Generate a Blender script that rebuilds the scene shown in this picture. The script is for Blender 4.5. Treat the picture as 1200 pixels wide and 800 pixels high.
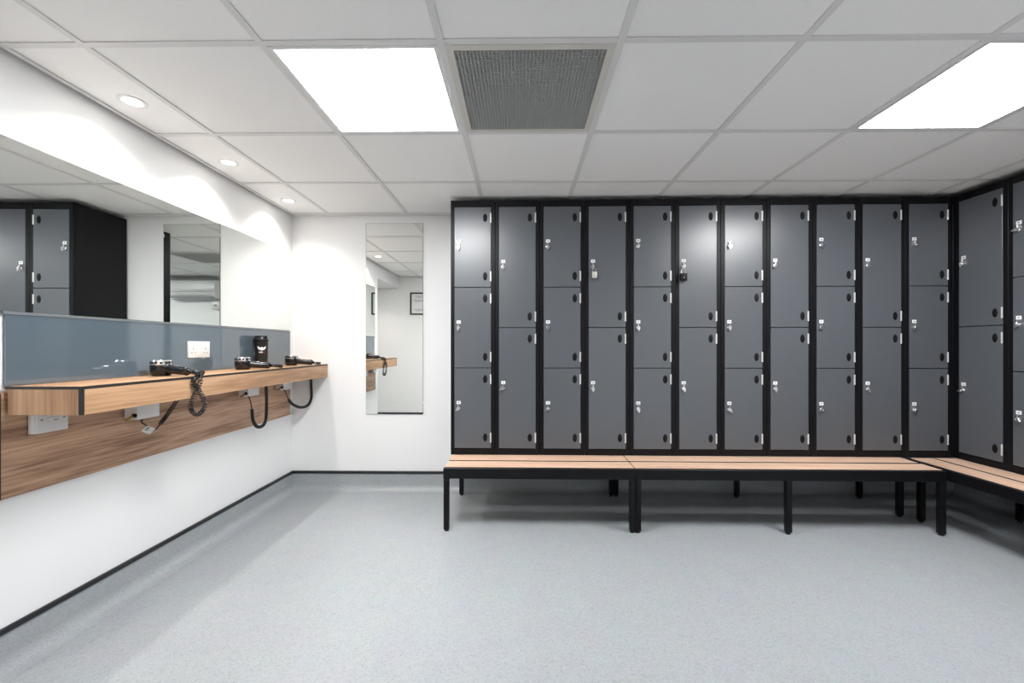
import bpy, bmesh, math, random
from mathutils import Vector, Matrix

random.seed(7)
for o in list(bpy.data.objects):
    bpy.data.objects.remove(o, do_unlink=True)
scene = bpy.context.scene
COL = scene.collection
PI = math.pi

# ------------------------------------------------------------------ camera
FPX, PPX, PPY, YAW, HC = 494.56, 603.68, 405.73, 0.0125, 1.111
cam = bpy.data.cameras.new('camera')
cam.sensor_width = 36.0
cam.lens = FPX * 36.0 / 1200.0
cam.shift_x = -(PPX - 600.0) / 1200.0
cam.shift_y = (PPY - 400.0) / 1200.0
cam.clip_start = 0.02
cam_ob = bpy.data.objects.new('camera', cam)
cam_ob.location = (0, 0, HC)
cam_ob.rotation_euler = (PI / 2, 0, YAW)
COL.objects.link(cam_ob)
scene.camera = cam_ob

# ------------------------------------------------------------------ world, exposure
world = bpy.data.worlds.new('world')
scene.world = world
world.use_nodes = True
world.node_tree.nodes['Background'].inputs[0].default_value = (0.8, 0.85, 0.9, 1)
world.node_tree.nodes['Background'].inputs[1].default_value = 0.05
scene.view_settings.view_transform = 'Standard'
scene.view_settings.look = 'None'
scene.view_settings.gamma = 1.0
scene.view_settings.use_curve_mapping = False
scene.view_settings.exposure = 2.36
PANEL_EMIT = 9.0       # light panels (ceiling lamps), radiance
SPOT_WATT = 3.8        # recessed downlights over the counter
SIDE_WATT = 3.2        # downlight of the side passage

# ------------------------------------------------------------------ room measures (metres)
WX = -1.765            # left wall face
WY = 3.244             # back wall face
CZ = 2.1195            # ceiling grid level
GX, GY, T = -0.2662, 1.3964, 0.6
RX = 3.29              # right wall face
NY = 0.35              # near wall face (the camera stands in its opening)
LX, LY, LROT = -0.4699, 2.8377, -0.0104      # locker row: left front corner and turn
PITCH = 0.3
SEAT = 0.382           # bench top, lockers stand level with it
LTOP = 2.093
CT = HC - 0.137        # counter top
CB = HC - 0.2335       # counter underside
CFX = -1.489           # counter front
CY0 = 1.413            # counter near end


def on_x(px, py, X):
    """point on the plane x = X seen at pixel (px, py) of the 1200x800 frame"""
    t = (px - PPX) / FPX
    c, s = math.cos(YAW), -math.sin(YAW)
    Y = X * (c - t * s) / (t * c + s)
    d = X * s + Y * c
    return Vector((X, Y, HC - (py - PPY) / FPX * d))


def on_y(px, py, Y):
    t = (px - PPX) / FPX
    c, s = math.cos(YAW), -math.sin(YAW)
    X = (t * Y * c + Y * s) / (c - t * s)
    d = X * s + Y * c
    return Vector((X, Y, HC - (py - PPY) / FPX * d))


# ------------------------------------------------------------------ materials
def new_mat(name):
    m = bpy.data.materials.new(name)
    m.use_nodes = True
    return m, m.node_tree, m.node_tree.nodes['Principled BSDF']


def setp(b, **k):
    names = {'col': 'Base Color', 'rough': 'Roughness', 'metal': 'Metallic', 'spec': 'Specular IOR Level',
             'coat': 'Coat Weight', 'coatr': 'Coat Roughness', 'ior': 'IOR'}
    for a, v in k.items():
        if a == 'col':
            v = (*v, 1) if len(v) == 3 else v
        b.inputs[names[a]].default_value = v


def plain(name, col, rough=0.5, metal=0.0, spec=0.5, noise=0.0, nscale=60, bump=0.0, bscale=300, coat=0.0):
    m, nt, b = new_mat(name)
    setp(b, col=col, rough=rough, metal=metal, spec=spec, coat=coat)
    tc = nt.nodes.new('ShaderNodeTexCoord')
    n = nt.nodes.new('ShaderNodeTexNoise')
    n.inputs['Scale'].default_value = nscale
    n.inputs['Detail'].default_value = 4
    nt.links.new(tc.outputs['Object'], n.inputs['Vector'])
    if noise > 0:
        mix = nt.nodes.new('ShaderNodeMix')
        mix.data_type = 'RGBA'
        mix.inputs[6].default_value = (*[c * (1 - noise) for c in col], 1)
        mix.inputs[7].default_value = (*[min(1, c * (1 + noise)) for c in col], 1)
        nt.links.new(n.outputs['Fac'], mix.inputs[0])
        nt.links.new(mix.outputs[2], b.inputs['Base Color'])
    if bump > 0:
        n2 = nt.nodes.new('ShaderNodeTexNoise')
        n2.inputs['Scale'].default_value = bscale
        n2.inputs['Detail'].default_value = 3
        nt.links.new(tc.outputs['Object'], n2.inputs['Vector'])
        bp = nt.nodes.new('ShaderNodeBump')
        bp.inputs['Strength'].default_value = bump
        bp.inputs['Distance'].default_value = 0.002
        nt.links.new(n2.outputs['Fac'], bp.inputs['Height'])
        nt.links.new(bp.outputs[0], b.inputs['Normal'])
    return m


def wood(name, dark, mid, light, axis='Y', rough=0.42, fine=1.0, coarse=0.55):
    """straight wood grain running along the given axis (object coordinates)"""
    m, nt, b = new_mat(name)
    setp(b, rough=rough, spec=0.4)
    tc = nt.nodes.new('ShaderNodeTexCoord')

    def grain(sc_along, sc_across, detail, dist):
        mp = nt.nodes.new('ShaderNodeMapping')
        s = [sc_across] * 3
        s['XYZ'.index(axis)] = sc_along
        mp.inputs['Scale'].default_value = s
        nt.links.new(tc.outputs['Object'], mp.inputs['Vector'])
        n = nt.nodes.new('ShaderNodeTexNoise')
        n.inputs['Scale'].default_value = 1.0
        n.inputs['Detail'].default_value = detail
        n.inputs['Distortion'].default_value = dist
        nt.links.new(mp.outputs[0], n.inputs['Vector'])
        return n
    a = grain(1.3, 22 * fine, 3, 0.5)
    c = grain(5.0, 160 * fine, 4, 0.2)
    mx = nt.nodes.new('ShaderNodeMix')
    mx.data_type = 'FLOAT'
    mx.inputs[0].default_value = 1 - coarse
    nt.links.new(a.outputs['Fac'], mx.inputs[2])
    nt.links.new(c.outputs['Fac'], mx.inputs[3])
    r = nt.nodes.new('ShaderNodeValToRGB')
    e = r.color_ramp.elements
    e[0].position = 0.38
    e[0].color = (*dark, 1)
    e[1].position = 0.62
    e[1].color = (*light, 1)
    k = r.color_ramp.elements.new(0.5)
    k.color = (*mid, 1)
    nt.links.new(mx.outputs[0], r.inputs[0])
    nt.links.new(r.outputs[0], b.inputs['Base Color'])
    return m


def emit(name, col, strength):
    m, nt, b = new_mat(name)
    setp(b, col=(0.8, 0.8, 0.8), rough=0.6)
    b.inputs['Emission Color'].default_value = (*col, 1)
    b.inputs['Emission Strength'].default_value = strength
    return m


def floor_mat():
    m, nt, b = new_mat('speckled_vinyl')
    setp(b, rough=0.33, spec=0.45)
    tc = nt.nodes.new('ShaderNodeTexCoord')

    def noise(scale, detail):
        n = nt.nodes.new('ShaderNodeTexNoise')
        n.inputs['Scale'].default_value = scale
        n.inputs['Detail'].default_value = detail
        nt.links.new(tc.outputs['Object'], n.inputs['Vector'])
        return n
    v = nt.nodes.new('ShaderNodeTexVoronoi')
    v.inputs['Scale'].default_value = 190
    nt.links.new(tc.outputs['Object'], v.inputs['Vector'])
    r = nt.nodes.new('ShaderNodeValToRGB')
    r.color_ramp.interpolation = 'LINEAR'
    e = r.color_ramp.elements
    e[0].position = 0.0
    e[0].color = (0.33, 0.35, 0.367, 1)
    e[1].position = 1.0
    e[1].color = (0.435, 0.458, 0.477, 1)
    for pos, c in ((0.22, (0.385, 0.407, 0.426, 1)), (0.6, (0.402, 0.425, 0.444, 1))):
        k = r.color_ramp.elements.new(pos)
        k.color = c
    sep = nt.nodes.new('ShaderNodeSeparateColor')
    nt.links.new(v.outputs['Color'], sep.inputs[0])
    nt.links.new(sep.outputs[0], r.inputs[0])
    n = noise(9, 3)
    mx = nt.nodes.new('ShaderNodeMix')
    mx.data_type = 'RGBA'
    mx.blend_type = 'MULTIPLY'
    mx.inputs[0].default_value = 0.12
    nt.links.new(r.outputs[0], mx.inputs[6])
    nt.links.new(n.outputs['Color'], mx.inputs[7])
    nt.links.new(mx.outputs[2], b.inputs['Base Color'])
    n2 = noise(160, 2)
    bp = nt.nodes.new('ShaderNodeBump')
    bp.inputs['Strength'].default_value = 0.06
    bp.inputs['Distance'].default_value = 0.001
    nt.links.new(n2.outputs['Fac'], bp.inputs['Height'])
    nt.links.new(bp.outputs[0], b.inputs['Normal'])
    return m


M = {}
M['wall'] = plain('white_wall_cladding', (0.89, 0.89, 0.888), 0.38, spec=0.4, noise=0.012, nscale=2, bump=0.02, bscale=25)
M['floor'] = floor_mat()
M['seam'] = plain('vinyl_weld', (0.36, 0.39, 0.41), 0.5, noise=0.05)
M['strip'] = plain('black_capping', (0.012, 0.012, 0.014), 0.35, noise=0.1)
M['tile'] = plain('ceiling_tile_mineral', (0.94, 0.936, 0.928), 0.9, spec=0.2, noise=0.025, nscale=90, bump=0.12, bscale=350)
M['tbar'] = plain('ceiling_grid_metal', (0.76, 0.755, 0.75), 0.5, noise=0.02)
M['slab'] = plain('plenum_dark', (0.03, 0.03, 0.03), 0.9, noise=0.1)
M['ledframe'] = plain('panel_frame_white', (0.78, 0.78, 0.78), 0.45, noise=0.01)
M['led'] = emit('panel_diffuser_lit', (0.98, 0.992, 1.0), PANEL_EMIT)
M['spot'] = emit('downlight_lens_lit', (1.0, 0.96, 0.90), 6.0)
M['ventframe'] = plain('vent_frame_cream', (0.66, 0.64, 0.60), 0.5, noise=0.02)
M['eggcrate'] = plain('egg_crate_grey', (0.56, 0.57, 0.56), 0.45, noise=0.05)
M['black'] = plain('locker_black_steel', (0.0055, 0.0055, 0.007), 0.40, spec=0.20, noise=0.1, nscale=30)
M['door'] = plain('locker_door_grey_laminate', (0.088, 0.096, 0.108), 0.33, spec=0.85, noise=0.03, nscale=3)
M['oval'] = plain('black_plastic', (0.005, 0.005, 0.006), 0.5, spec=0.2, noise=0.1)
M['hinge'] = plain('hinge_white_metal', (0.72, 0.72, 0.70), 0.35, metal=0.3, noise=0.02)
M['chrome'] = plain('chrome', (0.82, 0.82, 0.83), 0.18, metal=1.0, noise=0.02)
M['label'] = plain('white_number_disc', (0.85, 0.85, 0.85), 0.5, noise=0.01)
M['ink'] = plain('dark_print', (0.05, 0.05, 0.05), 0.6, noise=0.1)
M['pale'] = plain('padlock_pale_metal', (0.70, 0.67, 0.60), 0.35, metal=0.5, noise=0.05)
M['slat'] = wood('bench_slat_oak_laminate', (0.60, 0.39, 0.27), (0.72, 0.48, 0.345), (0.80, 0.555, 0.41), 'X', 0.45, 1.0, 0.45)
M['slaty'] = wood('bench_slat_oak_laminate_side', (0.60, 0.39, 0.27), (0.72, 0.48, 0.345), (0.80, 0.555, 0.41), 'Y', 0.45, 1.0, 0.45)
M['ctop'] = wood('counter_wood_laminate', (0.36, 0.20, 0.105), (0.50, 0.295, 0.165), (0.60, 0.37, 0.215), 'Y', 0.4, 0.8)
M['cend'] = wood('counter_wood_laminate_end', (0.36, 0.20, 0.105), (0.50, 0.295, 0.165), (0.60, 0.37, 0.215), 'Z', 0.4, 1.2)
M['walnut'] = wood('wall_panel_wood_laminate', (0.29, 0.16, 0.096), (0.55, 0.34, 0.22), (0.70, 0.455, 0.315), 'Y', 0.42, 0.7)
M['edge'] = plain('dark_edging', (0.022, 0.019, 0.017), 0.45, noise=0.1)
M['mirror'] = plain('mirror_silver', (0.86, 0.88, 0.855), 0.003, metal=1.0)
M['mirroredge'] = plain('mirror_edge_glass', (0.10, 0.13, 0.12), 0.2, noise=0.05)
M['splash'] = plain('slate_blue_painted_glass', (0.098, 0.133, 0.163), 0.06, spec=0.9, noise=0.01, coat=0.5)
M['alu'] = plain('aluminium_trim', (0.20, 0.225, 0.245), 0.4, metal=0.4, noise=0.03)
M['white'] = plain('white_plastic', (0.80, 0.80, 0.80), 0.3, noise=0.01)
M['dryer'] = plain('glossy_black_plastic', (0.010, 0.010, 0.011), 0.16, noise=0.1)
M['cord'] = plain('black_cord_rubber', (0.012, 0.012, 0.012), 0.42, noise=0.1)
M['brass'] = plain('brass', (0.34, 0.21, 0.07), 0.35, metal=0.9, noise=0.05)
M['cup'] = plain('black_cup_paper', (0.014, 0.012, 0.012), 0.42, noise=0.1)
M['lid'] = plain('black_cup_lid', (0.010, 0.010, 0.011), 0.2, noise=0.1)
M['emblem'] = plain('white_print', (0.85, 0.85, 0.85), 0.5, noise=0.01)
M['redink'] = plain('red_print', (0.45, 0.05, 0.06), 0.5, noise=0.05)
M['paper'] = plain('notice_paper', (0.80, 0.80, 0.79), 0.7, noise=0.01)
M['greyink'] = plain('grey_print', (0.35, 0.35, 0.36), 0.6, noise=0.05)
M['rubber'] = plain('rubber_foot', (0.015, 0.015, 0.015), 0.7, noise=0.1)


# ------------------------------------------------------------------ mesh building
class MB:
    def __init__(self):
        self.bm = bmesh.new()
        self.mi = 0

    def _tag(self, faces):
        for f in faces:
            f.material_index = self.mi

    def box(self, x0, x1, y0, y1, z0, z1, bevel=0.0, seg=1, mat=None):
        t = bmesh.new()
        vs = [t.verts.new((x, y, z)) for z in (z0, z1) for y in (y0, y1) for x in (x0, x1)]
        for q in ((0, 2, 3, 1), (4, 5, 7, 6), (0, 1, 5, 4), (2, 6, 7, 3), (0, 4, 6, 2), (1, 3, 7, 5)):
            t.faces.new([vs[i] for i in q])
        if bevel > 0:
            bmesh.ops.bevel(t, geom=list(t.edges), offset=bevel, segments=seg, profile=0.5, affect='EDGES')
        self.merge(t, mat)
        return self

    def merge(self, t, mat=None, mtx=None):
        if mtx is not None:
            bmesh.ops.transform(t, matrix=mtx, verts=t.verts)
        for f in t.faces:
            f.material_index = self.mi if mat is None else mat
        me = bpy.data.meshes.new('tmp')
        t.to_mesh(me)
        t.free()
        self.bm.from_mesh(me)
        bpy.data.meshes.remove(me)

    def lathe(self, prof, n=24, mtx=None, mat=None):
        """prof: list of (r, z), closed at the ends when r is 0"""
        t = bmesh.new()
        rings = []
        for r, z in prof:
            if r < 1e-6:
                rings.append([t.verts.new((0, 0, z))])
            else:
                rings.append([t.verts.new((r * math.cos(2 * PI * i / n), r * math.sin(2 * PI * i / n), z)) for i in range(n)])
        for a, b in zip(rings, rings[1:]):
            for i in range(n):
                j = (i + 1) % n
                if len(a) == 1 and len(b) == 1:
                    continue
                if len(a) == 1:
                    t.faces.new((a[0], b[j], b[i]))
                elif len(b) == 1:
                    t.faces.new((a[i], a[j], b[0]))
                else:
                    t.faces.new((a[i], a[j], b[j], b[i]))
        bmesh.ops.recalc_face_normals(t, faces=t.faces)
        self.merge(t, mat, mtx)
        return self

    def prism(self, poly, d0, d1, mtx=None, mat=None, bevel=0.0):
        """poly in the local xz plane, extruded along local y from d0 to d1"""
        t = bmesh.new()
        a = [t.verts.new((x, d0, z)) for x, z in poly]
        b = [t.verts.new((x, d1, z)) for x, z in poly]
        t.faces.new(a)
        t.faces.new(b[::-1])
        for i in range(len(poly)):
            j = (i + 1) % len(poly)
            t.faces.new((a[i], b[i], b[j], a[j]))
        bmesh.ops.recalc_face_normals(t, faces=t.faces)
        if bevel > 0:
            bmesh.ops.bevel(t, geom=list(t.edges), offset=bevel, segments=1, affect='EDGES')
        self.merge(t, mat, mtx)
        return self

    def tube(self, pts, r, n=8, mat=None, rfun=None):
        t = bmesh.new()
        pts = [Vector(p) for p in pts]
        up = Vector((0.123, 0.31, 0.94)).normalized()
        rings = []
        for i, p in enumerate(pts):
            d = (pts[min(i + 1, len(pts) - 1)] - pts[max(i - 1, 0)])
            d = d.normalized() if d.length > 1e-9 else Vector((0, 0, 1))
            u = up - d * up.dot(d)
            if u.length < 1e-4:
                u = d.orthogonal()
            u.normalize()
            up = u
            w = d.cross(u)
            rr = r if rfun is None else rfun(i / (len(pts) - 1))
            rings.append([t.verts.new(p + u * rr * math.cos(2 * PI * k / n) + w * rr * math.sin(2 * PI * k / n)) for k in range(n)])
        for a, b in zip(rings, rings[1:]):
            for k in range(n):
                j = (k + 1) % n
                t.faces.new((a[k], a[j], b[j], b[k]))
        t.faces.new(rings[0][::-1])
        t.faces.new(rings[-1])
        bmesh.ops.recalc_face_normals(t, faces=t.faces)
        self.merge(t, mat)
        return self

    def mesh(self, name, mats, smooth=True):
        me = bpy.data.meshes.new(name)
        self.bm.to_mesh(me)
        self.bm.free()
        for m in (mats if isinstance(mats, (list, tuple)) else [mats]):
            me.materials.append(m)
        if smooth:
            for p in me.polygons:
                p.use_smooth = True
            me.set_sharp_from_angle(angle=math.radians(32))
        return me

    def build(self, name, mats, parent=None, loc=(0, 0, 0), rot=(0, 0, 0), smooth=True):
        return link(name, self.mesh(name, mats, smooth), parent, loc, rot)


def link(name, me, parent=None, loc=(0, 0, 0), rot=(0, 0, 0)):
    o = bpy.data.objects.new(name, me)
    COL.objects.link(o)
    o.location = loc
    o.rotation_euler = rot
    if parent is not None:
        o.parent = parent
    return o


def tag(o, label=None, cat=None, group=None, kind=None):
    if label:
        o['label'] = label
    if cat:
        o['category'] = cat
    if group:
        o['group'] = group
    if kind:
        o['kind'] = kind
    return o


def thing(name, label, cat, loc=(0, 0, 0), rotz=0.0, group=None):
    o = bpy.data.objects.new(name, None)
    o.empty_display_size = 0.05
    COL.objects.link(o)
    o.location = loc
    o.rotation_euler = (0, 0, rotz)
    return tag(o, label, cat, group)


def spline(pts, step=0.004):
    """Catmull-Rom through pts, resampled evenly"""
    pts = [Vector(p) for p in pts]
    P = [pts[0] * 2 - pts[1]] + pts + [pts[-1] * 2 - pts[-2]]
    out = []
    for i in range(1, len(P) - 2):
        p0, p1, p2, p3 = P[i - 1:i + 3]
        for k in range(24):
            t = k / 24
            out.append(0.5 * ((2 * p1) + (p2 - p0) * t + (2 * p0 - 5 * p1 + 4 * p2 - p3) * t * t + (3 * p1 - p0 - 3 * p2 + p3) * t ** 3))
    out.append(pts[-1])
    res = [out[0]]
    acc = 0.0
    for a, b in zip(out, out[1:]):
        seg = (b - a).length
        while acc + seg >= step and seg > 1e-9:
            f = (step - acc) / seg
            a = a.lerp(b, f)
            res.append(a)
            seg = (b - a).length
            acc = 0.0
        acc += seg
    res.append(out[-1])
    return res


def coil(pts, R, pitch, wire, n=5, per=10):
    path = spline(pts, pitch / per)
    up = Vector((0.3, 0.2, 0.93)).normalized()
    hel = []
    N = len(path)
    for i, p in enumerate(path):
        d = (path[min(i + 1, N - 1)] - path[max(i - 1, 0)]).normalized()
        u = up - d * up.dot(d)
        u.normalize()
        up = u
        w = d.cross(u)
        a = 2 * PI * i / per
        k = min(1.0, i / 6, (N - 1 - i) / 6)
        hel.append(p + (u * math.cos(a) + w * math.sin(a)) * R * k)
    return MB().tube(hel, wire, n)


# ------------------------------------------------------------------ the setting
def struct(name, mb, mats, label, parent=None, smooth=False):
    o = mb.build(name, mats, parent, smooth=smooth)
    if parent is None:
        tag(o, label, name.split('_')[0], kind='structure')
    return o


fl = struct('floor', MB().box(-2.75, 3.4, -2.3, 3.35, -0.08, 0.0), M['floor'], 'pale grey speckled vinyl floor of the changing room')
MB().box(0.0665, 0.0705, NY, WY - 0.05, -0.001, 0.0012).build('weld_seam', M['seam'], fl)

struct('wall_left', MB().box(-2.75, WX, 1.28, 3.35, -0.08, 2.3)
       .box(-2.75, WX, NY, 1.28, 1.955, 2.3)
       .box(-2.75, -2.65, NY, 1.28, -0.08, 1.955), M['wall'], 'white wall behind the counter and long mirror')
struct('wall_back', MB().box(WX, 3.4, WY, 3.35, -0.08, 2.3), M['wall'], 'white wall behind the main locker row')
struct('wall_right', MB().box(RX, 3.4, NY, WY, -0.08, 2.3), M['wall'], 'white wall behind the right-hand locker row')
struct('wall_front', MB().box(-2.75, -0.85, NY - 0.12, NY, -0.08, 2.3)
       .box(0.72, 3.4, NY - 0.12, NY, -0.08, 2.3)
       .box(-0.85, 0.72, NY - 0.12, NY, 2.0, 2.3)
       .box(-0.97, -0.85, -2.3, NY - 0.12, -0.08, 2.3)
       .box(0.72, 0.84, -2.3, NY - 0.12, -0.08, 2.3)
       .box(-0.97, 0.84, -2.42, -2.3, -0.08, 2.3), M['wall'],
       'pale wall facing the lockers, seen only in the tall mirror')

# coved skirting of the floor vinyl and its black capping strip
COVE = [(0.0, 0.131), (0.004, 0.131), (0.004, 0.052)]
for i in range(7):
    a = PI + (PI / 2) * i / 6
    COVE.append((0.052 + 0.048 * math.cos(a), 0.0495 + 0.048 * math.sin(a)))
COVE += [(0.070, 0.0008), (0.070, 0.0), (0.0, 0.0)]


def run(profile, p0, p1, inward):
    """extrude a wall profile (distance from wall, height) from p0 to p1"""
    t = bmesh.new()
    ends = []
    for p in (p0, p1):
        ends.append([t.verts.new((p[0] + inward[0] * d, p[1] + inward[1] * d, z)) for d, z in profile])
    n = len(profile)
    for i in range(n):
        j = (i + 1) % n
        t.faces.new((ends[0][i], ends[0][j], ends[1][j], ends[1][i]))
    t.faces.new(ends[0])
    t.faces.new(ends[1][::-1])
    bmesh.ops.recalc_face_normals(t, faces=t.faces)
    mb = MB()
    mb.merge(t)
    return mb


CAP = [(0.0, 0.131), (0.009, 0.131), (0.011, 0.134), (0.011, 0.148), (0.009, 0.151), (0.0, 0.151)]
runs = [('left', (WX, 1.28), (WX, WY), (1, 0), 'below the counter'),
        ('back', (WX, WY), (RX, WY), (0, -1), 'along the back wall under the lockers'),
        ('right', (RX, NY), (RX, WY), (-1, 0), 'behind the right-hand bench'),
        ('front', (-2.65, NY), (-0.85, NY), (0, 1), 'on the wall seen in the tall mirror')]
for i, (side, a, b, inn, where) in enumerate(runs):
    struct('baseboard_' + side, run(COVE, a, b, inn), M['floor'], 'coved grey vinyl skirting ' + where, smooth=True)
    struct('trim_%d' % (i + 1), run(CAP, a, b, inn), M['strip'], 'thin black capping strip on the skirting ' + where)

# suspended ceiling: slab, T-bars, one tile per cell
ceil = struct('ceiling', MB().box(-2.75, 3.4, -2.42, 3.35, 2.3, 2.36), M['slab'], 'suspended ceiling of square white tiles in a metal grid')
xs = [WX + 0.018] + [GX + T * i for i in range(-2, 6)] + [RX - 0.012]
ys = [NY + 0.012] + [GY + T * j for j in range(-1, 3)] + [WY - 0.048]
BW = 0.012
bar_meshes = {}


def bar(x0, x1, y0, y1, along):
    mb = MB().box(x0, x1, y0, y1, CZ, CZ + 0.004)
    if along == 'y':
        xm = (x0 + x1) / 2
        mb.box(xm - 0.001, xm + 0.001, y0, y1, CZ + 0.004, CZ + 0.035)
    else:
        ym = (y0 + y1) / 2
        mb.box(x0, x1, ym - 0.001, ym + 0.001, CZ + 0.004, CZ + 0.035)
    return mb.build('grid_bar', M['tbar'], ceil, smooth=False)


for x in xs[1:-1]:
    bar(x - BW, x + BW, NY + 0.004, WY - 0.006, 'y')
for y in ys[1:-1]:
    for x0, x1 in zip(xs, xs[1:]):
        a = x0 + (BW if x0 != xs[0] else 0)
        b = x1 - (BW if x1 != xs[-1] else 0)
        bar(a + 0.0004, b - 0.0004, y - BW, y + BW, 'x')
# edge trims, standing a few millimetres off the walls
MB().box(WX + 0.015, WX + 0.034, NY, WY - 0.006, CZ - 0.001, CZ + 0.003).build('edge_trim', M['tbar'], ceil, smooth=False)
MB().box(RX - 0.030, RX - 0.004, NY, WY - 0.006, CZ - 0.001, CZ + 0.003).build('edge_trim', M['tbar'], ceil, smooth=False)
MB().box(WX + 0.030, RX - 0.030, WY - 0.062, WY - 0.006, CZ - 0.001, CZ + 0.003).build('edge_trim', M['tbar'], ceil, smooth=False)
MB().box(WX + 0.030, RX - 0.030, NY + 0.002, NY + 0.024, CZ - 0.001, CZ + 0.003).build('edge_trim', M['tbar'], ceil, smooth=False)
PANEL_CELLS = {(2, 2): 'near the mirror wall', (6, 2): 'near the right-hand lockers'}
VENT_CELL = (3, 2)
full_tile = None
SPOTS = [(-1.606, 1.726), (-1.610, 2.308), (-1.616, 2.918)]
SIDE_SPOT = (-2.02, 0.82)
for i in range(len(xs) - 1):
    for j in range(len(ys) - 1):
        if (i, j) in PANEL_CELLS or (i, j) == VENT_CELL:
            continue
        x0, x1, y0, y1 = xs[i] + 0.003, xs[i + 1] - 0.003, ys[j] + 0.003, ys[j + 1] - 0.003
        cx, cy = (x0 + x1) / 2, (y0 + y1) / 2
        w, d = (x1 - x0) / 2, (y1 - y0) / 2
        hole = [s for s in SPOTS if x0 < s[0] < x1 and y0 < s[1] < y1]
        zr = CZ + 0.0045 + random.uniform(0, 0.0007)
        if abs(w - 0.297) < 1e-4 and abs(d - 0.297) < 1e-4:
            if full_tile is None:
                full_tile = MB().box(-w, w, -d, d, 0, 0.014).mesh('ceiling_tile', M['tile'], False)
            link('ceiling_tile', full_tile, ceil, (cx, cy, zr))
        elif not hole:
            MB().box(-w, w, -d, d, 0, 0.014).build('ceiling_tile', M['tile'], ceil, (cx, cy, zr), smooth=False)
        else:
            # tile with a round cut-out for its downlight
            hx, hy = hole[0][0] - cx, hole[0][1] - cy
            t = bmesh.new()
            n = 32
            inn, out = [], []
            for k in range(n):
                a = 2 * PI * (k + 0.5) / n
                ca, sa = math.cos(a), math.sin(a)
                inn.append(t.verts.new((hx + 0.040 * ca, hy + 0.040 * sa, 0)))
                s = min(((w - hx) / ca if ca > 0 else (-w - hx) / ca) if abs(ca) > 1e-6 else 9,
                        ((d - hy) / sa if sa > 0 else (-d - hy) / sa) if abs(sa) > 1e-6 else 9)
                out.append(t.verts.new((hx + s * ca, hy + s * sa, 0)))
            for k in range(n):
                t.faces.new((inn[k], out[k], out[(k + 1) % n], inn[(k + 1) % n]))
            for (sx, sy) in ((1, 1), (1, -1), (-1, 1), (-1, -1)):
                c = t.verts.new((sx * w, sy * d, 0))
                near = sorted(out, key=lambda v: (v.co - c.co).length)
                e1 = [v for v in near if abs(v.co.x - sx * w) < 1e-5][0]
                e2 = [v for v in near if abs(v.co.y - sy * d) < 1e-5][0]
                t.faces.new((c, e1, e2))
            bmesh.ops.recalc_face_normals(t, faces=t.faces)
            r = bmesh.ops.extrude_face_region(t, geom=list(t.faces))
            bmesh.ops.translate(t, verts=[v for v in r['geom'] if isinstance(v, bmesh.types.BMVert)], vec=(0, 0, 0.014))
            bmesh.ops.recalc_face_normals(t, faces=t.faces)
            mb = MB()
            mb.merge(t)
            mb.build('ceiling_tile', M['tile'], ceil, (cx, cy, zr), smooth=False)
# plain ceiling of the passage behind the camera
MB().box(-0.85, 0.72, -2.3, NY - 0.12, CZ, CZ + 0.02).build('passage_ceiling', M['tile'], ceil, smooth=False)


def light_panel(cx, cy, label, z=CZ):
    t = thing('light_panel', label, 'ceiling light', (cx, cy, z), 0, 'square light panels in the ceiling')
    fr = MB()
    a, b = 0.2870, 0.2720
    for s in (-1, 1):
        fr.box(s * a if s < 0 else b, -b if s < 0 else a, -a, a, -0.0015, 0.012)
        fr.box(-b, b, s * a if s < 0 else b, -b if s < 0 else a, -0.0015, 0.012)
    fr.build('frame', M['ledframe'], t, smooth=False)
    MB().box(-b, b, -b, b, 0.001, 0.009).build('diffuser', M['led'], t, smooth=False)
    return t


for (i, j), where in PANEL_CELLS.items():
    light_panel((xs[i] + xs[i + 1]) / 2, (ys[j] + ys[j + 1]) / 2, 'square lit ceiling light panel ' + where)

# air vent with an egg-crate grille
vx, vy = (xs[3] + xs[4]) / 2, (ys[2] + ys[3]) / 2
t = thing('air_vent', 'square ceiling air vent with grey egg-crate grille beside light panel', 'air vent', (vx, vy, CZ))
fr = MB()
a, b = 0.288, 0.262
for s in (-1, 1):
    fr.box(-a if s < 0 else b, -b if s < 0 else a, -a, a, -0.002, 0.012)
    fr.box(-b, b, -a if s < 0 else b, -b if s < 0 else a, -0.002, 0.012)
fr.build('frame', M['ventframe'], t, smooth=False)
gr = MB()
n = 40
for k in range(1, n):
    p = -b + 2 * b * k / n
    gr.box(p - 0.0009, p + 0.0009, -b, b, 0.0, 0.012)
    gr.box(-b, b, p - 0.0009, p + 0.0009, 0.0, 0.012)
tag(gr.build('grille', M['eggcrate'], t, smooth=False), kind='stuff')
MB().box(-a, a, -a, a, 0.06, 0.065).box(-a, -a + 0.004, -a, a, 0.012, 0.06).box(a - 0.004, a, -a, a, 0.012, 0.06) \
    .box(-a, a, -a, -a + 0.004, 0.012, 0.06).box(-a, a, a - 0.004, a, 0.012, 0.06).build('plenum_box', M['greyink'], t, smooth=False)

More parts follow.
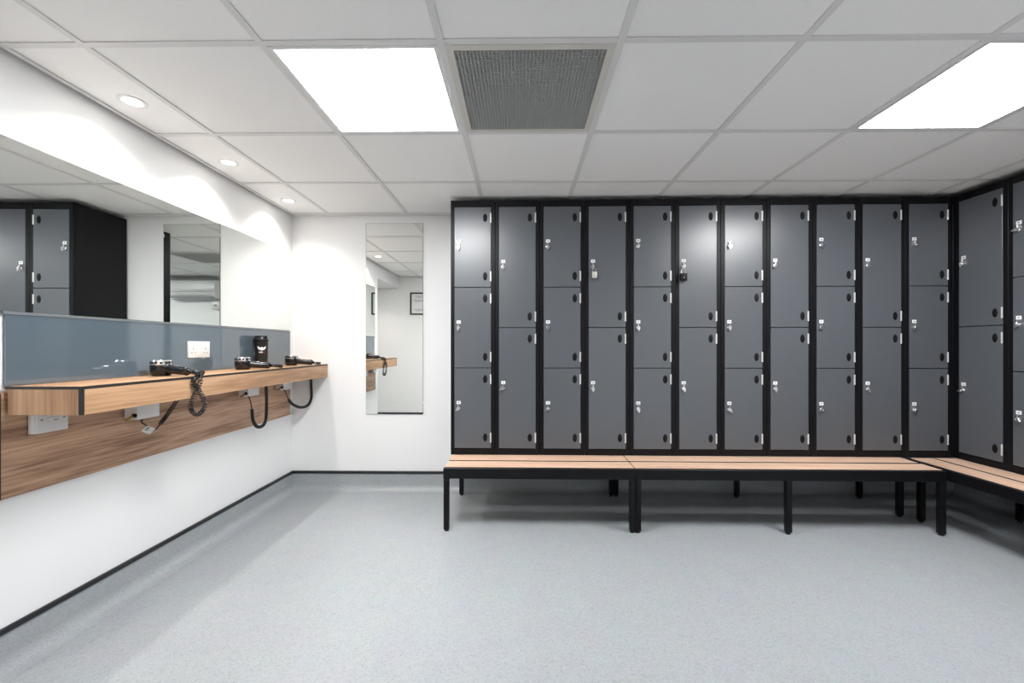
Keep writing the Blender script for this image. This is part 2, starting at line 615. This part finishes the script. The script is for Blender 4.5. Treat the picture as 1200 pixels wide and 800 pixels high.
# recessed downlights over the counter
ring_me = MB().lathe([(0.030, 0.003), (0.034, -0.001), (0.039, -0.003), (0.046, -0.003), (0.050, -0.001), (0.050, 0.004), (0.0385, 0.004), (0.0385, 0.024), (0.030, 0.024), (0.030, 0.003)], 32).mesh('trim_ring', M['white'])
lens_me = MB().lathe([(0, 0.003), (0.020, 0.003), (0.0298, 0.004), (0.0298, 0.008), (0, 0.008)], 28).mesh('lens', M['spot'])
for k, (sx, sy) in enumerate(SPOTS + [SIDE_SPOT]):
    t = thing('downlight', 'round lit downlight in the ceiling, ' + ('nearest the camera of the row over the counter', 'middle one of the row over the counter', 'farthest of the row, by the back wall', 'alone in the side passage left of the camera')[k],
              'ceiling light', (sx, sy, CZ + 0.004 if k < 3 else 1.9505), 0, 'downlights over the counter' if k < 3 else None)
    link('trim_ring', ring_me, t)
    link('lens', lens_me, t)
    ld = bpy.data.lights.new('downlight_beam', 'SPOT')
    ld.energy = SPOT_WATT if k < 3 else SIDE_WATT
    ld.color = (1.0, 0.95, 0.89) if k < 3 else (1.0, 0.86, 0.76)
    ld.spot_size = math.radians(128)
    ld.spot_blend = 1.0
    ld.shadow_soft_size = 0.014
    lo = bpy.data.objects.new('downlight_beam', ld)
    COL.objects.link(lo)
    lo.parent = t
    lo.location = (0, 0, -0.012)

# ------------------------------------------------------------------ lockers
DA, DW = 0.026, 0.2456
DZ0, DZ1 = HC - 0.6861 - SEAT, HC + 0.9374 - SEAT     # door field, above the locker base
LH = LTOP - SEAT
LD = 0.395


def body_mesh():
    mb = MB()
    e = 0.0006
    mb.box(e, DA - 0.0015, 0.0, 0.022, 0, LH, 0.0016)
    mb.box(DA + DW + 0.0015, PITCH - e, 0.0, 0.022, 0, LH, 0.0016)
    mb.box(DA - 0.002, DA + DW + 0.002, 0.0012, 0.022, 0, DZ0 - 0.002, 0.0012)
    mb.box(DA - 0.002, DA + DW + 0.002, 0.0012, 0.022, DZ1 + 0.002, LH, 0.0012)
    mb.box(e, PITCH - e, 0.0215, LD, 0, LH, 0.001)
    return mb.mesh('body', M['black'], False)


BODY = body_mesh()


def door_mesh(h):
    return MB().box(0, DW, -0.003, 0.0165, 0.0024, h - 0.0024, 0.0008).mesh('door', M['door'], False)


H3, H2 = (DZ1 - DZ0) / 3, (DZ1 - DZ0) / 2
DOOR = {3: door_mesh(H3), 2: door_mesh(H2)}
# oval hinge cap: squashed dome on the door face (local y is out of the door, towards -y)
OVAL = MB().lathe([(0, 0.0042), (0.006, 0.0040), (0.0125, 0.0028), (0.0148, 0.0), (0, 0.0)], 20,
                  Matrix.Diagonal((1, 1, 1.85, 1)) @ Matrix.Rotation(PI / 2, 4, 'X')).mesh('hinge_cap', M['oval'])
HINGE = MB().box(-0.0065, 0.0012, -0.0055, -0.0028, -0.033, 0.033, 0.0012).lathe(
    [(0, -0.033), (0.0022, -0.033), (0.0022, 0.033), (0, 0.033)], 10, Matrix.Translation((0.0012, -0.004, 0))).mesh('hinge', M['hinge'])
LABEL = MB().box(-0.0135, 0.0135, -0.0014, 0, -0.0105, 0.0105, 0.0004, mat=0).box(-0.0055, 0.0055, -0.0019, -0.0013, -0.002, 0.0025, mat=1).mesh('number_label', [M['label'], M['ink']])
LBASE = MB().lathe([(0, 0.016), (0.007, 0.016), (0.0085, 0.0145), (0.0085, 0.006), (0.0125, 0.005), (0.0135, 0.003), (0.0135, 0), (0, 0)], 18,
                   Matrix.Rotation(PI / 2, 4, 'X')).box(-0.004, 0.004, -0.013, -0.001, 0.010, 0.024, 0.001).mesh('latch_base', M['chrome'])
_t = MB()
_t.prism([(0, 0.013), (0.0105, 0.003), (0.0095, -0.009), (0.001, -0.0255), (-0.0085, -0.010), (-0.0105, 0.002)], -0.0195, -0.0155, bevel=0.0008)
_t.lathe([(0, 0.0215), (0.003, 0.0212), (0.0042, 0.0195), (0.0042, 0.0190), (0, 0.0190)], 10, Matrix.Rotation(PI / 2, 4, 'X'))
TAB = _t.mesh('latch_tab', M['chrome'])


def locker(n, loc, rotz, label, group, angles):
    t = thing('locker', label, 'locker', loc, rotz, group)
    link('body', BODY, t)
    h = (DZ1 - DZ0) / n
    for k in range(n):                       # k = 0 is the top door
        z = DZ1 - h * (k + 1)
        d = link('door', DOOR[n], t, (DA, 0, z))
        for zz in (0.0745, h - 0.0745):
            link('hinge_cap', OVAL, d, (DW - 0.0385, -0.003, zz))
            link('hinge', HINGE, d, (DW, 0, zz))
        lz = h / 2 + 0.003
        link('number_label', LABEL, d, (0.029, -0.003, lz + 0.035))
        lb = link('latch_base', LBASE, d, (0.0275, -0.003, lz - 0.004))
        link('latch_tab', TAB, d, (0.0275, -0.003, lz - 0.004), (0, math.radians(angles[k]), 0))
    return t


ORD = ['first', 'second', 'third', 'fourth', 'fifth', 'sixth', 'seventh', 'eighth', 'ninth', 'tenth', 'eleventh']
ANG = [(0, 8, 52), (-8, 68), (4, 0, 62), (15, 0), (66, -5, -6), (40, -8), (6, 8, -30), (58, 10), (-20, 70, 78), (35, -15), (80, 30, 20)]
cl, sl = math.cos(LROT), math.sin(LROT)


def bank(u, v, z):
    """back row coordinates: u along the fronts, v into the depth"""
    return Vector((LX + u * cl - v * sl, LY + u * sl + v * cl, z))


for k in range(11):
    n = 3 if k % 2 == 0 else 2
    word = 'three' if n == 3 else 'two'
    lab = {0: 'black locker with three grey doors at the left end of the back row',
           3: 'black locker with two grey doors, the top one shut by a pale padlock',
           5: 'black locker with two grey doors, the top one shut by a black padlock',
           10: 'black locker with three grey doors in the corner of the back row'}.get(
        k, 'black locker with %s grey doors, %s from the left end of the back row' % (word, ORD[k]))
    locker(n, bank(k * PITCH, 0, SEAT), LROT, lab, 'lockers of the back row', ANG[k])
RBX, RBY = 2.845, 2.797
for k in range(6):
    n = 2 if k % 2 == 0 else 3
    word = 'three' if n == 3 else 'two'
    lab = ('black locker with two grey doors, first of the right-hand row beside the corner' if k == 0 else
           'black locker with %s grey doors, %s of the right-hand row from the corner' % (word, ORD[k]))
    locker(n, (RBX, RBY - k * PITCH, SEAT), -PI / 2, lab, 'lockers of the right-hand row',
           [(10, 70), (85, 20, -70), (0, 40), (10, -20, 60), (30, 0), (0, 15, -40)][k])
# corner filler between both rows
e = bank(11 * PITCH, 0, SEAT)
fil = MB().box(e.x + 0.002, RBX + 0.02, RBY + 0.002, RBY + 0.03, 0, LH, 0.001).build('corner_filler', M['black'], None, (0, 0, SEAT))
tag(fil, 'narrow black filler strip in the corner between both locker rows', 'filler strip')


def front_point(px, py, off):
    """point a little in front of the back row fronts, seen at a pixel"""
    Y = LY
    for _ in range(8):
        p = on_y(px, py, Y)
        u = (p.x - LX) / cl
        Y = LY + u * sl - off
    return on_y(px, py, Y)


def padlock(px, py, w, h, body, shackle, label, sw, sh):
    p = front_point(px, py, 0.024)
    t = thing('padlock', label, 'padlock', p, LROT)
    MB().box(-w / 2, w / 2, -0.009, 0.009, -h / 2, h / 2, 0.003, 2).build('body', body, t)
    pts = [(-sw / 2, 0, h / 2 - 0.004), (-sw / 2, 0, h / 2 + sh)]
    for k in range(1, 12):
        a = PI - PI * k / 12
        pts.append((sw / 2 * math.cos(a), 0, h / 2 + sh + sw / 2 * math.sin(a)))
    pts += [(sw / 2, 0, h / 2 + sh), (sw / 2, 0, h / 2 - 0.004)]
    MB().tube(pts, 0.003, 8).build('shackle', shackle, t)
    MB().lathe([(0, 0.0108), (0.004, 0.0106), (0.004, 0.008), (0, 0.008)], 12, Matrix.Rotation(PI / 2, 4, 'X')).build('keyhole_plate', M['chrome'] if body is not M['pale'] else M['brass'], t, (0, 0, -h * 0.1))
    return t


padlock(696.6, 322.0, 0.030, 0.042, M['pale'], M['chrome'], 'small pale metal padlock hanging from an upper locker door', 0.018, 0.012)
padlock(801.0, 324.5, 0.046, 0.048, M['oval'], M['chrome'], 'chunky black padlock with chrome shackle hanging from an upper locker door', 0.026, 0.020)


# ------------------------------------------------------------------ benches with locker stands
def bench(name, label, loc, rotz, L, legs, slat_mat, slat0=0.0, slat1=None, backlegs=None, extra=(), bd=0.312):
    """local x along the front, y=0 at the locker fronts, bench towards -y"""
    t = thing(name, label, 'bench', loc, rotz, 'wood-slat benches under the lockers')
    slat1 = L if slat1 is None else slat1
    f = MB()
    f.box(0, L, -bd, -bd + 0.026, 0.318, SEAT - 0.0025, 0.002)          # front rail, covers the slat edge
    f.build('front_rail', M['black'], t)
    f = MB()
    f.box(0, L, -0.03, 0.0, 0.335, 0.364, 0.0015)
    f.build('middle_rail', M['black'], t)
    f = MB()
    f.box(0, L, 0.30, 0.33, 0.34, SEAT - 0.0005, 0.0015)
    f.build('back_rail', M['black'], t)
    for x in (0.0, L - 0.026):
        MB().box(x, x + 0.026, -bd + 0.026, 0.30, 0.330, 0.3635, 0.0015).build('end_rail', M['black'], t)
    w = (bd - 0.026 - 0.024) / 2
    for y0 in (-bd + 0.0262, -bd + 0.0262 + w + 0.024):
        sl = MB().box(slat0 + 0.0022, slat1 - 0.0022, y0, y0 + w, 0.364, SEAT, 0.0012).build('slat', [slat_mat, M['edge']], t, smooth=False)
        for p in sl.data.polygons:
            if p.normal.z < 0.5:
                p.material_index = 1
    for x in legs:
        MB().box(x + 0.004, x + 0.028, -bd + 0.0265, -0.0305, 0.345, 0.3636).build('slat_support', M['black'], t)
    leg = MB().box(0, 0.032, 0, 0.032, 0.012, 0.335, 0.0025, 2).mesh('leg', M['black'])
    foot = MB().lathe([(0, 0.0), (0.012, 0.0), (0.0135, 0.003), (0.0135, 0.010), (0.006, 0.011), (0.006, 0.02), (0, 0.02)], 14,
                      Matrix.Translation((0.016, 0.016, 0))).mesh('foot', M['rubber'])
    spots = [(x, -bd + 0.002) for x in legs] + [(x, 0.298) for x in (legs if backlegs is None else backlegs)] + list(extra)
    for x, y in spots:
        lg = link('leg', leg, t, (x, y, 0))
        link('foot', foot, lg)
    return t


bench('bench', 'black-legged bench with two pale wood slats, short one beside the tall mirror', bank(0.010, 0, 0), LROT, 1.148,
      (0.001, 1.114), M['slat'])
B2 = 1.1585
B2L = 2.965 - B2
bench('bench', 'long black-legged bench with two pale wood slats before the back lockers', bank(B2, 0, 0), LROT, B2L,
      (0.001, 0.885, B2L - 0.034), M['slat'], extra=((B2L - 0.034, -0.034),))
RB = bench('bench', 'black-legged bench with two pale wood slats before the right-hand lockers', (RBX, RBY - 0.005, 0), -PI / 2, 1.79,
           (0.070, 0.93, 1.755), M['slat'], bd=0.325)

# ------------------------------------------------------------------ counter, wall panel, splashback, mirrors
t = thing('vanity_counter', 'wall-mounted wood counter with dark edging under the long mirror', 'counter', (WX, CY0, CB))
ox, oy, oz = WX, CY0, CB
Lc, Dc, Hcn = WY - 0.004 - CY0, CFX - WX, CT - CB
ed = 0.0095
MB().box(0.012, Dc - 0.004, 0.004, Lc, Hcn - 0.020, Hcn, 0.0).build('top', M['ctop'], t, smooth=False)
MB().box(Dc - 0.0195, Dc, ed, Lc, 0.0, Hcn - ed).build('front_board', M['ctop'], t, smooth=False)
MB().box(0.022, Dc - ed - 0.001, 0.0, 0.0195, 0.0, Hcn - ed).build('end_board', M['cend'], t, smooth=False)
MB().box(0.012, Dc - 0.0205, 0.0205, Lc - 0.002, 0.001, 0.013).build('underside_board', M['ctop'], t, smooth=False)
MB().box(Dc - 0.004, Dc + 0.0008, 0.0, Lc, Hcn - ed, Hcn + 0.0006).build('edging', M['edge'], t, smooth=False)
MB().box(0.012, Dc, -0.0008, 0.004, Hcn - ed, Hcn + 0.0006).build('edging', M['edge'], t, smooth=False)
MB().box(Dc - ed, Dc + 0.0008, -0.0008, ed, 0.0, Hcn - ed).build('edging', M['edge'], t, smooth=False)

PZ = HC - 0.5186
wp = MB().box(WX, WX + 0.014, CY0 - 0.012, 3.19, PZ, CT - 0.02, mat=0).box(WX, WX + 0.0143, CY0 - 0.015, CY0 - 0.012, PZ, CT - 0.02, mat=1).build('wall_panel', [M['walnut'], M['edge']], smooth=False)
tag(wp, 'dark wood-grain wall panel below the counter', 'wall panel')

MZ0, MZ1 = HC + 0.1196, HC + 0.7173
t = thing('splashback', 'glossy slate-blue glass splashback between counter and long mirror', 'splashback', (WX, CY0, CT))
MB().box(0, 0.010, 0.004, 3.19 - CY0, 0.0012, MZ0 - CT - 0.010, 0.0006).build('glass_panel', M['splash'], t, smooth=False)
MB().box(0, 0.0125, -0.004, 3.19 - CY0, MZ0 - CT - 0.010, MZ0 - CT, 0.0006).build('top_trim', M['alu'], t, smooth=False)
MB().box(0, 0.0105, 3.19 - CY0, 3.194 - CY0, 0.0012, MZ0 - CT).build('end_trim', M['alu'], t, smooth=False)


def mirror(name, label, x0, x1, y0, y1, z0, z1, face):
    t = thing(name, label, 'mirror', ((x0 + x1) / 2, (y0 + y1) / 2, z0))
    a, b, c = (x1 - x0) / 2, (y1 - y0) / 2, z1 - z0
    MB().box(-a, a, -b, b, 0, c).build('glass_edge', M['mirroredge'], t, smooth=False)
    g = MB()
    s = 0.0015
    if face == 'x':
        g.box(a, a + 0.0006, -b + s, b - s, s, c - s)
    else:
        g.box(-a + s, a - s, -b - 0.0006, -b, s, c - s)
    g.build('mirror_face', M['mirror'], t, smooth=False)
    return t


mirror('wall_mirror', 'long frameless mirror along the left wall above the splashback', WX + 0.0005, WX + 0.0065, 1.39, 3.19, MZ0, MZ1, 'x')
p0 = on_y(429.2, 262, WY)
p1 = on_y(496, 485, WY)
mm = mirror('wall_mirror', 'tall narrow frameless mirror on the back wall beside the lockers', p0.x, p1.x, WY - 0.0065, WY - 0.0005, p1.z, p0.z, 'y')
cw = p1.x - p0.x
for sx in (-1, 1):                      # clear corner clips of the tall mirror
    for zz in (0.09, p0.z - p1.z - 0.09):
        MB().box(sx * cw / 2 - 0.006, sx * cw / 2 + 0.006, -0.0075, 0.003, zz - 0.012, zz + 0.012, 0.001).build('mirror_clip', M['white'], mm, smooth=False)

# double socket on the splashback
s0 = on_x(219, 400, WX + 0.012)
s1 = on_x(245, 418.5, WX + 0.012)
ym, zm = (s0.y + s1.y) / 2, HC - 0.0165
t = thing('wall_socket', 'white double power socket on the blue splashback', 'socket', (WX + 0.010, ym, zm))
MB().box(0, 0.009, -0.076, 0.076, -0.044, 0.044, 0.0025, 2).build('face_plate', M['white'], t)
for s in (-1, 1):
    for (dy, dz, hw, hh) in ((0, 0.010, 0.0022, 0.0045), (-0.011, -0.012, 0.0035, 0.002), (0.011, -0.012, 0.0035, 0.002)):
        MB().box(0.0085, 0.0094, s * 0.043 + dy - hw, s * 0.043 + dy + hw, dz - hh - 0.006, dz + hh - 0.006).build('pin_hole', M['ink'], t, smooth=False)
    MB().box(0.0085, 0.0125, s * 0.014 - 0.006, s * 0.014 + 0.006, 0.006, 0.026, 0.001).build('rocker_switch', M['label'], t)
    MB().lathe([(0, 0), (0.003, 0), (0.003, 0.001), (0, 0.001)], 10, Matrix.Translation((0.0088, s * 0.061, 0.0)) @ Matrix.Rotation(PI / 2, 4, 'Y')).build('screw', M['chrome'], t)


# ------------------------------------------------------------------ switch box and dryer cable boxes under the counter
def cable_box(y0, y1, depth, zb, label, switch=False):
    zt = CB - 0.001
    t = thing('cable_box' if not switch else 'switch_box', label, 'cable box' if not switch else 'switch', (WX + 0.0185, (y0 + y1) / 2, zb))
    L, h = (y1 - y0) / 2, zt - zb
    if switch:
        MB().box(0, depth - 0.009, -L, L, 0, h, 0.003, 2).build('back_box', M['white'], t)
        MB().box(depth - 0.0085, depth, -L, L, 0.0005, h, 0.0025, 2).build('face_plate', M['white'], t)
        MB().box(depth - 0.001, depth + 0.005, -0.014, 0.014, h * 0.50, h * 0.66, 0.0015).build('fuse_carrier', M['label'], t)
        MB().box(depth + 0.0045, depth + 0.0055, -0.004, 0.012, h * 0.53, h * 0.58).build('fuse_slot', M['greyink'], t, smooth=False)
        for s in (-1, 1):
            MB().lathe([(0, 0), (0.004, 0), (0.0035, 0.0015), (0, 0.0015)], 12, Matrix.Translation((depth, s * L * 0.72, h * 0.62)) @ Matrix.Rotation(PI / 2, 4, 'Y')).build('screw', M['greyink'], t)
    else:
        MB().box(0, depth, -L, L, 0, h, 0.004, 2).build('body', M['white'], t)
        MB().tube([(depth * 0.75, -L + 0.004, 0.018), (depth * 0.75, -L - 0.012, 0.016), (depth * 0.60, -L - 0.018, 0.008), (depth * 0.42, -L - 0.020, 0.003)], 0.0065, 8).build('brass_gland', M['brass'], t)
        MB().lathe([(0, 0), (0.009, 0), (0.009, 0.008), (0, 0.008)], 12, Matrix.Translation((depth * 0.8, -L, 0.02)) @ Matrix.Rotation(PI / 2, 4, 'X')).build('gland_nut', M['oval'], t)
    return t


cable_box(1.474, 1.578, 0.034, HC - 0.312, 'white fused switch box with screws under the near end of the counter', True)
cable_box(1.838, 1.951, 0.062, HC - 0.3245, 'white cable box under the counter with white tag hanging beside it')
cable_box(2.592, 2.705, 0.062, HC - 0.312, 'white cable box under the counter, below the black cup')
cable_box(2.985, 3.098, 0.062, HC - 0.312, 'white cable box under the far end of the counter')


# ------------------------------------------------------------------ hair dryers
def hair_dryer(loc, ang, label, coil_pts, lower, tagq=None, pitch_low=0.0058, pitch_top=0.011, R=0.0082):
    t = thing('hair_dryer', label, 'hair dryer', loc, 0, 'hair dryers on the counter')
    inv = -Vector(loc)
    # drum standing on its outlet, intake grille on top
    MB().lathe([(0, 0.0), (0.034, 0.0), (0.037, 0.004), (0.041, 0.020), (0.0425, 0.045), (0.0405, 0.050), (0, 0.050)], 32).build('drum', M['dryer'], t)
    cap = MB().lathe([(0.0405, 0.0495), (0.0412, 0.053), (0.0395, 0.068), (0.035, 0.073), (0.026, 0.0745), (0, 0.0745)], 32).build('chrome_cap', M['chrome'], t)
    for k in range(14):
        a = 2 * PI * k / 14
        m = Matrix.Rotation(a, 4, 'Z')
        mb = MB()
        q = bmesh.new()
        bmesh.ops.create_cube(q, size=1.0)
        bmesh.ops.transform(q, matrix=m @ Matrix.Translation((0.0402, 0, 0.0615)) @ Matrix.Rotation(-0.12, 4, 'Y') @ Matrix.Diagonal((0.003, 0.0075, 0.009, 1)), verts=q.verts)
        mb.merge(q)
        mb.build('vent_slot', M['oval'], cap, smooth=False)
    d = Vector((math.cos(ang), math.sin(ang), 0))
    zc = 0.0245
    hp = [d * 0.030 + Vector((0, 0, zc + 0.007)), d * 0.055 + Vector((0, 0, zc + 0.004)), d * 0.085 + Vector((0, 0, zc)),
          d * 0.112 + Vector((0, 0, zc - 0.002)), d * 0.130 + Vector((0, 0, zc - 0.003))]
    sp = spline(hp, 0.004)
    MB().tube(sp, 0.018, 16, rfun=lambda s: 0.0235 - 0.003 * math.sin(s * PI * 0.9) - 0.003 * s).build('handle', M['dryer'], t)
    MB().tube([d * 0.128 + Vector((0, 0, zc - 0.003)), d * 0.134 + Vector((0, 0, zc - 0.003)), d * 0.140 + Vector((0, 0, zc - 0.004)), d * 0.152 + Vector((0, 0, zc - 0.006))],
              0.01, 14, rfun=lambda s: 0.021 - 0.016 * s * s).build('end_cap', M['dryer'], t)
    MB().box(-0.012, 0.012, -0.006, 0.006, 0, 0.004, 0.0015).build('switch_button', M['chrome'], t, d * 0.075 + Vector((0, 0, zc + 0.018)), (0, 0, ang))
    tail = d * 0.150 + Vector((0, 0, zc - 0.006))
    if coil_pts:
        pts = [tail] + [Vector(p) + inv for p in coil_pts]
        coil(pts, R, pitch_top, 0.0026).build('coiled_cord', M['cord'], t)
    lead, low = lower
    MB().tube(spline([Vector(p) + inv for p in lead], 0.004), 0.0032, 6).build('cord_lead', M['cord'], t)
    coil([Vector(p) + inv for p in low], 0.0078, pitch_low, 0.0027).build('coiled_cord', M['cord'], t)
    if tagq:
        q = [Vector(p) + inv for p in tagq]
        b = bmesh.new()
        nrm = (q[1] - q[0]).cross(q[3] - q[0]).normalized() * 0.0006
        vs = [b.verts.new(p + nrm) for p in q] + [b.verts.new(p - nrm) for p in q]
        b.faces.new(vs[:4])
        b.faces.new(vs[4:][::-1])
        for i in range(4):
            j = (i + 1) % 4
            b.faces.new((vs[i], vs[j], vs[4 + j], vs[4 + i]))
        bmesh.ops.recalc_face_normals(b, faces=b.faces)
        mb = MB()
        mb.merge(b)
        tg = mb.build('cord_tag', M['label'], t, smooth=False)
        tg['label'] = 'white paper tag on the cord'
        b = bmesh.new()

        def at(u, v, s):
            return q[0] * (1 - u) * (1 - v) + q[1] * u * (1 - v) + q[2] * u * v + q[3] * (1 - u) * v + nrm * 1.3 * s
        for v0, v1, u0, u1 in ((0.10, 0.30, 0.12, 0.45), (0.32, 0.52, 0.12, 0.45), (0.54, 0.70, 0.12, 0.40)):
            for s in (1, -1):
                b.faces.new([b.verts.new(at(u, v, s)) for u, v in ((u0, v0), (u1, v0), (u1, v1), (u0, v1))])
        mb = MB()
        mb.merge(b)
        mb.build('tag_print', M['greyink'], tg, smooth=False)
    return t


XF = CFX + 0.0135           # plane of the cord hanging in front of the counter
R_ = 0.012
d1 = (-1.668, 1.940, CT + 0.0008)
loop = [(-1.498, 1.935, CT + 0.016)]
for px, py, dx in ((232, 439, 0.006), (235, 446, 0.010), (231.5, 456, 0.014), (225, 469, 0.008), (223.5, 479, 0.002), (231, 485.5, 0.0), (239, 479, 0.0),
                   (239, 469, 0.0), (232.5, 456, -0.001), (226.5, 446, 0.0)):
    loop.append(on_x(px, py, XF + dx))
loop += [(CFX - 0.006, 1.965, CT + 0.014), (-1.540, 1.985, CT + 0.0125), (-1.60, 2.05, CT + 0.0125), (-1.66, 2.07, CT + 0.010)]
XL = WX + 0.062
hair_dryer(d1, -0.08, 'black hair dryer with chrome cap, its coiled cord looped over the counter edge', loop,
           ([(WX + 0.060, 1.885, HC - 0.322), on_x(166, 494.5, XL), on_x(171, 498, XL), on_x(177, 502.5, XL), on_x(183, 502, XL), on_x(187.5, 497, XL)],
            [on_x(187.5, 497, XL), on_x(196, 486, XL), on_x(203, 476, XL + 0.004), on_x(209, 467, XL + 0.008), on_x(212, 463, XL + 0.010)]),
           [on_x(172.5, 498.7, XL + 0.002), on_x(182, 501.7, XL + 0.006), on_x(175.8, 508.8, XL + 0.012), on_x(165.4, 505.4, XL + 0.008)], pitch_low=0.0085)
XM = WX + 0.085
d2c = on_x(284.5, 432, -1.640)
hair_dryer((-1.640, d2c.y, CT + 0.0008), 0.6, 'black hair dryer with chrome cap lying in front of the black cup',
           [(-1.500, d2c.y + 0.125, CT + 0.016), (-1.505, d2c.y + 0.165, CT + 0.0125), (-1.54, d2c.y + 0.195, CT + 0.0125)],
           ([(WX + 0.070, 2.60, HC - 0.305), on_x(292, 466, XM), on_x(293.8, 472, XM), on_x(295.2, 479, XM)],
            [on_x(295.2, 479, XM), on_x(296.2, 491, XM), on_x(299.6, 498.3, XM), on_x(304.2, 500.2, XM), on_x(309.2, 497.2, XM), on_x(311.8, 489.5, XM),
             on_x(312.4, 470, XM), on_x(312, 456, XM), on_x(312, 449, XM)]))
XN = WX + 0.095
d3c = on_x(341.5, 426, -1.640)
hair_dryer((-1.640, d3c.y, CT + 0.0008), 0.22, 'black hair dryer with chrome cap at the far end of the counter',
           [(-1.490, d3c.y + 0.055, CT + 0.014), (-1.478, d3c.y + 0.085, CT + 0.0125), (-1.50, d3c.y + 0.10, CT + 0.0125)],
           ([(WX + 0.070, 2.995, HC - 0.302), on_x(334.6, 459, XN), on_x(336.5, 464, XN), on_x(338, 468, XN)],
            [on_x(338, 468, XN), on_x(343.4, 473.8, XN + 0.01), on_x(352.5, 477.2, XN + 0.03), on_x(360.8, 474.5, XN + 0.05), on_x(364.8, 466.5, XN + 0.06),
             on_x(364.6, 455, XN + 0.06), on_x(364.3, 443, XN + 0.06), on_x(364.3, 439.5, XN + 0.06)]))

# ------------------------------------------------------------------ coffee cup
cy_ = on_x(306.3, 420, -1.7075).y
t = thing('coffee_cup', 'tall black takeaway cup with lid and white winged emblem', 'cup', (-1.7075, cy_, CT + 0.0006))
R0, R1, HB = 0.0345, 0.0415, 0.172
MB().lathe([(0, 0.004), (R0 - 0.004, 0.004), (R0 - 0.003, 0.0), (R0, 0.0), (R1, HB), (R1 + 0.001, HB + 0.002), (0, HB + 0.002)], 36).build('cup_body', M['cup'], t)
MB().lathe([(0, HB), (R1 + 0.0035, HB), (R1 + 0.0048, HB + 0.003), (R1 + 0.0048, HB + 0.009), (R1 + 0.001, HB + 0.013), (R1 - 0.001, HB + 0.016),
            (R1 - 0.0025, HB + 0.031), (R1 - 0.005, HB + 0.034), (R1 - 0.008, HB + 0.034), (R1 - 0.010, HB + 0.029), (0, HB + 0.029)], 36).build('lid', M['lid'], t)


def on_cup(poly, name, mat, z0, scale, mid):
    b = bmesh.new()
    f = b.faces.new([b.verts.new((x, 0, z)) for x, z in poly])
    bmesh.ops.triangulate(b, faces=[f])
    bmesh.ops.subdivide_edges(b, edges=list(b.edges), cuts=2)
    for v in b.verts:
        z = z0 + v.co.z * scale
        r = R0 + (R1 - R0) * z / HB + 0.0005
        a = mid + v.co.x * scale / r
        v.co = (r * math.cos(a), r * math.sin(a), z)
    bmesh.ops.recalc_face_normals(b, faces=b.faces)
    mb = MB()
    mb.merge(b)
    return mb.build(name, mat, t, smooth=False)


toC = math.atan2(-cy_, 1.7075)            # direction from the cup towards the room's open side
EM = toC + 0.06
wing = [(0.10, -0.10), (0.30, -0.30), (0.62, -0.20), (0.80, 0.02), (0.93, 0.30), (1.0, 0.62), (0.80, 0.50), (0.74, 0.62), (0.58, 0.36), (0.50, 0.44), (0.36, 0.18), (0.22, 0.22)]
on_cup(wing, 'emblem_wing', M['emblem'], 0.121, 0.026, EM)
on_cup([(-x, z) for x, z in wing][::-1], 'emblem_wing', M['emblem'], 0.121, 0.026, EM)
on_cup([(0.30 * math.cos(2 * PI * k / 14), 0.12 + 0.34 * math.sin(2 * PI * k / 14)) for k in range(14)], 'emblem_head', M['emblem'], 0.121, 0.026, EM)
on_cup([(-0.22, -0.20), (0.0, -0.62), (0.22, -0.20)], 'emblem_tail', M['emblem'], 0.121, 0.026, EM)
for k in range(5):
    x = -0.62 + 0.27 * k
    on_cup([(x, -1.02), (x + 0.20, -1.02), (x + 0.20, -0.72), (x, -0.72)], 'emblem_lettering', M['emblem'] if k < 3 else M['redink'], 0.121, 0.026, EM)

# ------------------------------------------------------------------ things on the near wall, seen only in the mirrors
t = thing('framed_notice', 'black-framed white notice on the wall reflected in the tall mirror', 'picture frame', (-1.475, NY, HC + 0.461))
for a in ((-0.125, 0.125, 0, 0.016), (-0.125, 0.125, 0.305, 0.321)):
    MB().box(a[0], a[1], 0.0, 0.018, a[2], a[3]).build('frame_bar', M['oval'], t, smooth=False)
for a in ((-0.125, -0.109), (0.109, 0.125)):
    MB().box(a[0], a[1], 0.0, 0.018, 0.016, 0.305).build('frame_bar', M['oval'], t, smooth=False)
pp = MB().box(-0.109, 0.109, 0.001, 0.006, 0.016, 0.305).build('paper', M['paper'], t, smooth=False)
for zz, w in ((0.262, 0.06), (0.247, 0.04), (0.215, 0.075), (0.203, 0.075), (0.191, 0.06), (0.080, 0.07), (0.068, 0.075), (0.056, 0.05)):
    MB().box(-w, w, 0.0058, 0.0066, zz - 0.0025, zz + 0.0025).build('text_line', M['greyink'], pp, smooth=False)

t = thing('air_conditioner', 'white wall-mounted air conditioner seen doubly reflected in the long mirror', 'air conditioner', (1.20, NY, HC + 0.70))
MB().prism([(0, 0.0), (0.14, 0.0), (0.185, 0.04), (0.20, 0.12), (0.195, 0.235), (0.17, 0.245), (0, 0.245)], -0.38, 0.38,
           Matrix.Rotation(PI / 2, 4, 'Z') @ Matrix.Diagonal((1, 1, 1, 1)), bevel=0.004).build('casing', M['white'], t)
MB().box(-0.33, 0.33, 0.125, 0.187, -0.004, 0.004, 0.002).build('louvre', M['alu'], t)
MB().box(-0.36, 0.36, 0.195, 0.2045, 0.075, 0.079).build('panel_seam', M['greyink'], t, smooth=False)
t = thing('isolator_box', 'small white isolator box beneath the reflected air conditioner', 'switch', (0.90, NY, HC + 0.54))
MB().box(-0.06, 0.06, 0, 0.06, 0, 0.11, 0.006, 2).build('body', M['white'], t)
MB().box(-0.015, 0.015, 0.059, 0.075, 0.04, 0.07, 0.003).build('rotary_switch', M['greyink'], t)
